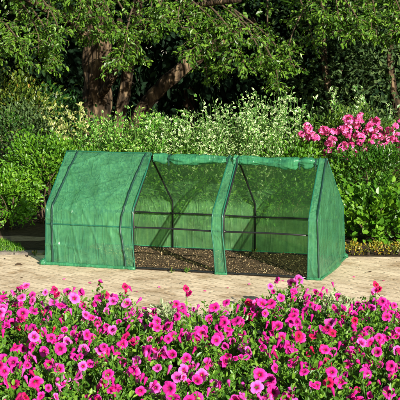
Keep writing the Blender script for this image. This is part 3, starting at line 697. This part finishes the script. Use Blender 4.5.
# rolled-up doors: spiral roll of cloth hung under the ridge
def roll(xa, xb, seed):
    n, seg = 150, 32; V, Fc = [], []
    ties = np.array(TIES)
    for i in range(n+1):
        x = xa+(xb-xa)*i/n
        pin = 1-.32*np.exp(-((ties-x)/.03)**2).sum()
        for k in range(seg):
            th = 2*math.pi*k/seg
            r = .038*pin*(1+.55*nz3(x*1.0+seed, math.cos(th)*.3, math.sin(th)*.3, 3.4)+.30*nz3(x+seed, math.cos(th)*.3, math.sin(th)*.3, 10))
            dn = max(0, -math.sin(th))**3; r *= 1+.9*dn*max(0, nz3(x, seed, 2, 3.3)+.1)*min(1, abs(np.abs(ties-x).min())/.04)
            r *= 1-.20*max(0, 1-7*abs(nz3(x*1.6+th*.30, seed, 6, 3.1)))+.10*max(0, 1-6*abs(nz3(x*3-th*.4, seed+4, 2, 2.4)))
            if k == 7: r *= 1.16
            if k == 8: r *= .92
            V.append((x, YR-.045-.0*x+r*math.cos(th)*1.05, H-.026-.008*math.sin(math.pi*i/n)+.006*nz3(x, seed, 0, 5)+r*math.sin(th)*.92))
    for i in range(n):
        for k in range(seg): Fc.append((i*seg+k, i*seg+(k+1) % seg, (i+1)*seg+(k+1) % seg, (i+1)*seg+k))
    Fc.append(tuple(range(seg))); Fc.append(tuple(n*seg+k for k in range(seg))[::-1])
    return mesh_obj('rolled_door', V, Fc, M_ROLL, gh, True)
yt, zt = YR-.045, H-.03
TIES = [xat(u, yt-.04, zt) for u in (168.5, 227, 237, 299.5, 315.5)]
roll(xat(154.5, yt, zt), xat(229.5, yt, zt), 1.3); roll(xat(234.5, yt, zt), xat(319, yt, zt), 7.7)
for k, x in enumerate(TIES):
    V, Fc = [], []
    for i in range(25):
        th = 2*math.pi*i/24; r = .036+.004*math.sin(i*1.3+k)
        for dx in (-.008, .008): V.append((x+dx+.006*math.sin(th), yt+r*math.cos(th)*1.06, H-.032+r*math.sin(th)))
    Fc = [(i*2, i*2+1, i*2+3, i*2+2) for i in range(24)]
    tail = [(x-.006, yt-.036, H-.05), (x+.006, yt-.036, H-.05), (x+.009, yt-.038, H-.088), (x-.003, yt-.038, H-.09)]
    o_ = len(V); V += tail; Fc.append((o_, o_+1, o_+2, o_+3))
    mesh_obj('tie_strap', V, Fc, M_ZIP, gh, True)
# soil floor inside
nx_, ny_ = 96, 44; V = []
for j in range(ny_+1):
    for i in range(nx_+1):
        x, y = .005+(2.375)*i/nx_, .004+(W-.012)*j/ny_
        e_ = min(1, min(i, nx_-i, j, ny_-j)/2)
        V.append((x, y, .006+e_*(.012+.014*nz3(x, y, 0, 5)+.010*nz3(x, y, 4, 16))))
Fc = [(j*(nx_+1)+i, j*(nx_+1)+i+1, (j+1)*(nx_+1)+i+1, (j+1)*(nx_+1)+i) for j in range(ny_) for i in range(nx_)]
tag(mesh_obj('soil_bed', V, Fc, M_MULCH, smooth=True), kind='structure')
M_CHIP = leaf_mat('mulch_chip', [(0, (.022, .016, .010)), (.5, (.075, .05, .026)), (.85, (.19, .135, .065)), (1, (.40, .33, .19))], trans=0, rough=.8, spec=.2)
n = 15000
pos = np.stack([rng.uniform(.01, 2.37, n), rng.uniform(.02, W-.02, n), np.zeros(n)], 1)
pos[:, 2] = [.016+.014*nz3(x, y, 0, 5)+.010*nz3(x, y, 4, 16) for x, y in pos[:, :2]]
ax = nrm(rng.normal(size=(n, 3))*np.array([1, 1, .6])); no = rnd_dir(n); no[:, 2] = abs(no[:, 2])+.3
ch = leaf_obj('mulch', pos, ax, no, .012*(.4+1.1*rng.random(n)), .7, M_CHIP, None, np.zeros(3), fold=.4, droop=-.2)
tag(ch, 'coarse brown and straw coloured mulch on the greenhouse floor', 'mulch', kind='stuff')
tw = [gr(250, 261), gr(254, 257.5), gr(259, 256)]
t_ = tube([tw[0]+np.array([0, 0, .03]), tw[1]+np.array([0, 0, .05]), tw[2]+np.array([0, 0, .035])], [.007, .006, .003], 6); t2 = tube([tw[1]+np.array([0, 0, .05]), gr(262, 259.5)+np.array([0, 0, .04])], [.005, .002], 6)
tag(mesh_obj('twig', *join([t_, t2]), M_STEM), 'dark dead twig lying on the mulch inside the right open bay', 'twig')
def sprig(label, p, h, n, mat, name='seedling'):
    e = empty(name, p, label, 'seedling'); P = []; O = []; tb_ = []
    for k in range(n):
        d = nrm(rng.normal(size=3)*np.array([.5, .5, 0])+np.array([0, 0, 1])); tipq = d*h*(.5+.6*rng.random())
        tb_.append(tube([(0, 0, 0), tuple(tipq*.5+rng.normal(size=3)*.004), tuple(tipq)], [.002, .0016, .001], 4)); P += [tipq, tipq*.75, tipq*.55]; O += [nrm(d+rnd_dir(1)[0]*.8) for _ in range(3)]
    ax, no = orient(np.array(O), len(P)); leaf_obj('foliage', np.array(P), ax, no, h*.4, .5, mat, e, None); mesh_obj('stem', *join(tb_), M_GSTEM, e, True)
    return e
sprig('tiny yellow-green seedling beside the dead twig at the back of the mulch', gr(254, 253.5, .02), .05, 7, G_GOLD)
sprig('small tuft of weed growing at the path edge of the middle bay', gr(187, 273.2, .004), .05, 6, G_BRIGHT)
sprig('fine weed at the front edge of the mulch near the closed bay', gr(172, 273, .004), .04, 5, G_GOLD)
sprig('small yellowish weed by the kerb left of the greenhouse', gr(35, 256, .004), .055, 8, G_GOLD)
def fallen(label, p, L, mat, rot):
    V, Fc, A = leaves(np.zeros((1, 3)), np.array([[math.cos(rot), math.sin(rot), .12]]), np.array([[.1, .1, 1.]]), L, .5, .5, .3)
    o = mesh_obj('fallen_leaf', V, Fc, mat, attr=A); o.location = p+np.array([0, 0, .006]); return tag(o, label, 'leaf')
M_DRY = leaf_mat('dry_leaf', [(0, (.03, .02, .012)), (1, (.07, .045, .025))], trans=.05, rough=.8)
fallen('dark dry leaf lying alone on the path at far left', gr(15, 266), .07, M_DRY, .6)
fallen('curled brown leaf on the path just left of the weed by the kerb', gr(28, 257.5), .06, M_DRY, 2.4)

# ------------------------------------------------------------------ petunias
def petal_mat(name, main, dark, light):
    m, t, b, o = new_mat(name)
    a = N(t, 'ShaderNodeAttribute', attribute_name='leaf'); sx = N(t, 'ShaderNodeSeparateXYZ'); t.links.new(a.outputs['Vector'], sx.inputs[0])
    r = ramp(t, [(0, (.55, .45, .05)), (.10, (.30, .16, .03)), (.16, tuple(np.array(dark)*.45)), (.26, dark), (.46, main), (1, light)])
    v = N(t, 'ShaderNodeMath', operation='MULTIPLY_ADD'); v.inputs[1].default_value = -.16
    t.links.new(sx.outputs['Y'], v.inputs[0]); t.links.new(sx.outputs['X'], v.inputs[2]); t.links.new(v.outputs[0], r.inputs[0])
    oi = N(t, 'ShaderNodeObjectInfo'); hs = N(t, 'ShaderNodeHueSaturation')
    q = N(t, 'ShaderNodeMapRange'); q.inputs['To Min'].default_value = .485; q.inputs['To Max'].default_value = .515; t.links.new(oi.outputs['Random'], q.inputs[0]); t.links.new(q.outputs[0], hs.inputs['Hue'])
    q2 = N(t, 'ShaderNodeMapRange'); q2.inputs['To Min'].default_value = .62; q2.inputs['To Max'].default_value = 1.15; t.links.new(oi.outputs['Random'], q2.inputs[0]); t.links.new(q2.outputs[0], hs.inputs['Value'])
    t.links.new(r.outputs[0], hs.inputs['Color']); t.links.new(hs.outputs[0], b.inputs['Base Color']); b.inputs['Roughness'].default_value = .6; b.inputs['Specular IOR Level'].default_value = .2
    tr = N(t, 'ShaderNodeBsdfTranslucent'); t.links.new(hs.outputs[0], tr.inputs[0]); ms = N(t, 'ShaderNodeMixShader'); ms.inputs[0].default_value = .3
    t.links.new(b.outputs[0], ms.inputs[1]); t.links.new(tr.outputs[0], ms.inputs[2]); t.links.new(ms.outputs[0], o.inputs['Surface'])
    return m
P_MAG = petal_mat('petal_magenta', (.72, .010, .27), (.40, .002, .11), (.80, .05, .42))
P_CRI = petal_mat('petal_crimson', (.50, .004, .10), (.26, .001, .03), (.62, .01, .16))
P_PINK = petal_mat('petal_pink', (.78, .06, .42), (.45, .006, .16), (.85, .18, .56))
def petunia_mesh(r, seed, mat, openness=1.0):
    g = random.Random(seed); seg = 40; lp = [g.uniform(.86, 1.1) for _ in range(5)]; bend = [g.uniform(-.22, .10) for _ in range(5)]; tilt = g.uniform(0, 6.28); rings = [0.0, .08, .16, .28, .45, .65, .84, 1.0]; V, A = [], []
    zs = [-.62, -.5, -.26, -.07, .02, .05, .03, -.03]
    ph = [g.uniform(-.08, .08) for _ in range(5)]
    for i, q in enumerate(rings):
        for k in range(seg):
            th = 2*math.pi*k/seg; c5 = abs(math.sin(2.5*th)); lobe = c5**.55
            rr = q*(1-(.17*(1-lobe))*q**2)*(1 if q < .3 else openness*(1-.3)+.3 if False else 1)
            z = zs[i]+q**2*(.07*math.sin(5*th+g.random()*.3)+.05*math.sin(11*th+seed)+.06*math.sin(2*th+seed*2))
            z += (1-openness)*q*1.1; ip = int((th/(2*math.pi)*5)) % 5
            rr *= 1+(lp[ip]-1)*lobe*q**2; z += bend[ip]*lobe*q**2.5+.12*q*math.cos(th-tilt)
            rr *= 1-(1-openness)*.55*q
            V.append((rr*r*math.cos(th), rr*r*math.sin(th), z*r)); A.append((q, 1-c5 if q > .2 else 0, 0))
    Fc = [(i*seg+k, i*seg+(k+1) % seg, (i+1)*seg+(k+1) % seg, (i+1)*seg+k) for i in range(len(rings)-1) for k in range(seg)]
    # outer tube of the trumpet
    o = len(V); tr = [(.30, -.08), (.17, -.4), (.11, -.75), (.08, -1.05)]
    for i, (q, z) in enumerate(tr):
        for k in range(10): th = 2*math.pi*k/10; V.append((q*r*math.cos(th), q*r*math.sin(th), z*r)); A.append((.4, 0, 0))
    for i in range(3):
        for k in range(10): Fc.append((o+i*10+k, o+(i+1)*10+k, o+(i+1)*10+(k+1) % 10, o+i*10+(k+1) % 10))
    ob = mesh_obj('flower', V, Fc, mat, None, True, attr=A)
    me = ob.data; bpy.data.objects.remove(ob); return me
def bud_mesh(seed, mat):
    V, A = [], []; prof = [(.002, 0), (.004, .012), (.006, .026), (.010, .038), (.008, .046), (.001, .050)]
    for r, z in prof:
        for k in range(10):
            th = 2*math.pi*k/10+z*30; q = r*(1+.25*math.sin(5*th)); V.append((q*math.cos(th), q*math.sin(th), z)); A.append((.5, 0, 0))
    Fc = [(i*10+k, i*10+(k+1) % 10, (i+1)*10+(k+1) % 10, (i+1)*10+k) for i in range(5) for k in range(10)]
    ob = mesh_obj('bud', V, Fc, mat, None, True, attr=A); me = ob.data; bpy.data.objects.remove(ob); return me
FM = {'m': [petunia_mesh(.035, s, P_MAG) for s in (1, 2, 3, 11, 12, 13)]+[petunia_mesh(.034, 4, P_MAG, .72), petunia_mesh(.032, 14, P_MAG, .45)],
      'p': [petunia_mesh(.036, s, P_PINK) for s in (5, 6, 15, 16)]+[petunia_mesh(.034, 7, P_PINK, .75)],
      'c': [petunia_mesh(.032, s, P_CRI) for s in (8, 9, 17)]+[petunia_mesh(.030, 10, P_CRI, .65)]}
BM = {'m': bud_mesh(1, P_MAG), 'p': bud_mesh(2, P_PINK), 'c': bud_mesh(3, P_CRI)}
def pet_foliage(n, h, r, seed):
    g = np.random.default_rng(seed)
    K = 30; a = g.random(K)*6.283; rr = np.sqrt(g.random(K))*r; tip = np.stack([np.cos(a)*rr, np.sin(a)*rr, h*(.45+.6*g.random(K))*(1-.35*(rr/r)**2)], 1)
    base = np.stack([np.cos(a)*rr*.3, np.sin(a)*rr*.3, np.zeros(K)], 1)
    tubes = [tube(spline([b, (b+t)/2+np.array([0, 0, .03]), t], 5), [.003, .003, .0025, .002, .0015], 4, cap=False) for b, t in zip(base, tip)]
    idx = g.integers(0, K, n); s = g.random((n, 1))**.55
    pos = base[idx]*(1-s)+tip[idx]*s+g.normal(size=(n, 3))*.012; pos[:, 2] = np.maximum(pos[:, 2], .02)
    th = g.random(n)*6.283; o = nrm(np.stack([np.cos(th), np.sin(th), .25+g.random(n)*.7], 1))
    ax, no = orient(o, n, up=.3, rnd=.35)
    V, Fc, A = leaves(pos, ax, no, .037*(.55+.7*g.random(n)), .48, .2, .2, np.clip(.25*g.random(K)[idx]+.75*g.random(n), 0, 1))
    ob = mesh_obj('foliage', V, Fc, G_PET, None, attr=A); me = ob.data; bpy.data.objects.remove(ob)
    ob = mesh_obj('stem', *join(tubes), M_GSTEM, None, True); ms = ob.data; bpy.data.objects.remove(ob)
    return me, ms, tip
PF = [pet_foliage(380, .26, .20, 100+k) for k in range(6)]
def link(name, data, parent):
    o = bpy.data.objects.new(name, data); COL.objects.link(o); o.parent = parent; return o
PLB = {'m': 'leafy petunia plant with magenta trumpet flowers in the front bed', 'c': 'petunia plant with mostly deep crimson flowers in the front bed', 'p': 'petunia plant with mostly pale pink flowers in the front bed'}
GP = 'petunia plants in the front flower bed'
TOP = [(-60, 287), (0, 288), (20, 286), (40, 286), (60, 288), (90, 292), (110, 290), (120, 293), (135, 299), (150, 304), (165, 302), (180, 297), (190, 295), (205, 301), (220, 304), (240, 299), (255, 294), (270, 290), (290, 284), (310, 286), (325, 284), (345, 287), (360, 289), (380, 292), (400, 294), (460, 292)]
TU, TV = zip(*TOP)
def dist_for(v, z): return (CAM[2]-z)/math.tan(PIT+math.atan((v-200)/F))
def petunia(p, sc, fl, nf, var, rz):
    e = empty('petunia', p, PLB[fl], 'petunia', GP); e.rotation_euler = (0, 0, rz); e.scale = (sc,)*3
    fo, st, tip = PF[var]; link('foliage', fo, e); link('stem', st, e)
    Rz = Matrix.Rotation(-rz, 3, 'Z')
    order = rng.permutation(len(tip))[:nf+2]
    used = []
    for j, i in enumerate(order):
        t = tip[i]
        q = np.array([t[0], t[1], t[2]])+np.array([rng.normal()*.02, rng.normal()*.02, .016+.03*rng.random()])
        if j >= nf or rng.random() < .08:
            o = link('bud', BM[fl], e); d = Vector((rng.normal()*.5, rng.normal()*.5, 1)).normalized()
            o.location = q; o.rotation_mode = 'QUATERNION'; o.rotation_quaternion = d.to_track_quat('Z', 'Y'); continue
        c = fl if rng.random() < .72 else random.choice('mmmmcp')
        o = link('flower', random.choice(FM[c]), e)
        d = Vector(nrm(SUN*.7+np.array([-.05, -.2, .2])+rng.normal(size=3)*.42+np.array([t[0], t[1], 0])*1.2))
        d = Rz @ d
        o.location = q; o.rotation_mode = 'QUATERNION'
        o.rotation_quaternion = d.to_track_quat('Z', 'Y') @ Quaternion((0, 0, 1), rng.random()*6.28)
        s = .68+.40*rng.random(); o.scale = (s, s, s)
    return e
cnt = 0
for rowi in range(11):
    u = -88+rng.random()*20+(rowi % 2)*16
    while u < 490:
        v = float(np.interp(u, TU, TV)); D0 = dist_for(v, .235)
        D = D0-.12-rowi*.25+rng.normal()*.035
        if D < 4.7: break
        sc = (.85+.25*rng.random())*(1.0 if rowi else .92)
        fl = random.choices('mcp', (8, 1, 1.4))[0]
        petunia(loc(lat_of(u, D), D, .012), sc, fl, random.choice((6, 7, 8, 9, 10)) if rowi < 6 else random.choice((6, 7, 8)), random.randrange(6), rng.random()*6.28); cnt += 1
        u += (.28+.05*rng.random())*F/D
print('petunias', cnt)
# pale dusty foliage plants between the petunias
for u, D, lb in ((166, 6.95, 'pale silvery foliage plant in a gap of the petunias left of centre'), (340, 7.3, 'pale silvery foliage plant in a gap of the petunias at right')):
    p = loc(lat_of(u, D), D)
    shoots('silver_plant', lb, 'plant', p, .08, .07, lambda x, y: .27, 20, .042, .45, G_DUSTY, per=14, start=.4, lean=.08, spr=.02)
# a few tall thin flowering shoots standing above the bed
for u, v, lb, fl in ((124, 288, 'lone petunia shoot leaning over the path with one dark red bloom', 'c'), (186, 290, 'upright petunia shoot in the middle of the bed edge with crimson blooms', 'c'), (52, 291, 'thin petunia shoot at left with a flat side-on bloom', 'c'),
                     (379, 286, 'thin petunia shoot at right with a small red bloom', 'c')):
    D = dist_for(v, .33)-.05; p = loc(lat_of(u-4, D), D, .01)
    e = empty('petunia', p, lb, 'petunia', GP); dx = RT*lat_of(u, D)-RT*lat_of(u-4, D)
    top = np.array([dx[0], dx[1], .32])
    mesh_obj('stem', *tube(spline([(0, 0, 0), top*.55+np.array([.01, 0, .02]), top], 8), list(np.linspace(.0035, .002, 8)), 5), M_GSTEM, e, True)
    k = 12; s = rng.random((k, 1)); ax, no = orient(rnd_dir(k), k); leaf_obj('foliage', top*s, ax, no, .04, .45, G_PET, e, None)
    for j in range(2 if u != 124 else 1):
        o = link('flower', FM[fl][j], e); o.location = top+np.array([.02*j, 0, .02-.03*j]); o.rotation_mode = 'QUATERNION'; o.rotation_quaternion = Vector((.3*(-1)**j, -.6, .55)).to_track_quat('Z', 'Y'); o.scale = (.75,)*3
    o = link('bud', BM[fl], e); o.location = top*.9; o.rotation_euler = (.6, .5, 0)

# litter on the paving
GL = 'petals dropped on the paving'
for k, (u, v) in enumerate(((88, 283), (137, 292), (161, 287), (203, 291), (228, 288), (251, 284), (352, 277), (384, 281), (66, 279), (281, 281))):
    V, Fc, A = leaves(np.zeros((1, 3)), np.array([[math.cos(k*2.1), math.sin(k*2.1), .05]]), np.array([[.1, .1, 1.]]), .03, .8, .3, .1, np.array([.3]))
    o = mesh_obj('fallen_petal', V, Fc, M_RHODO, attr=A); o.location = gr(u, v, .008); tag(o, 'small pink petal dropped on the pale paving behind the petunias', 'petal', GL)
GD = 'dry leaves scattered on the paving'
for k, (u, v) in enumerate(((58, 275), (358, 268), (372, 272), (392, 265), (20, 278), (5, 259), (182, 283))):
    V, Fc, A = leaves(np.zeros((1, 3)), np.array([[math.cos(k*1.7), math.sin(k*1.7), .1]]), np.array([[.2, .1, 1.]]), .018+.009*(k % 3), .5, .5, .3)
    o = mesh_obj('fallen_leaf', V, Fc, M_DRY, attr=A); o.location = gr(u, v, .009); tag(o, 'tiny dry brown leaf scrap scattered on the paving', 'leaf', GD)
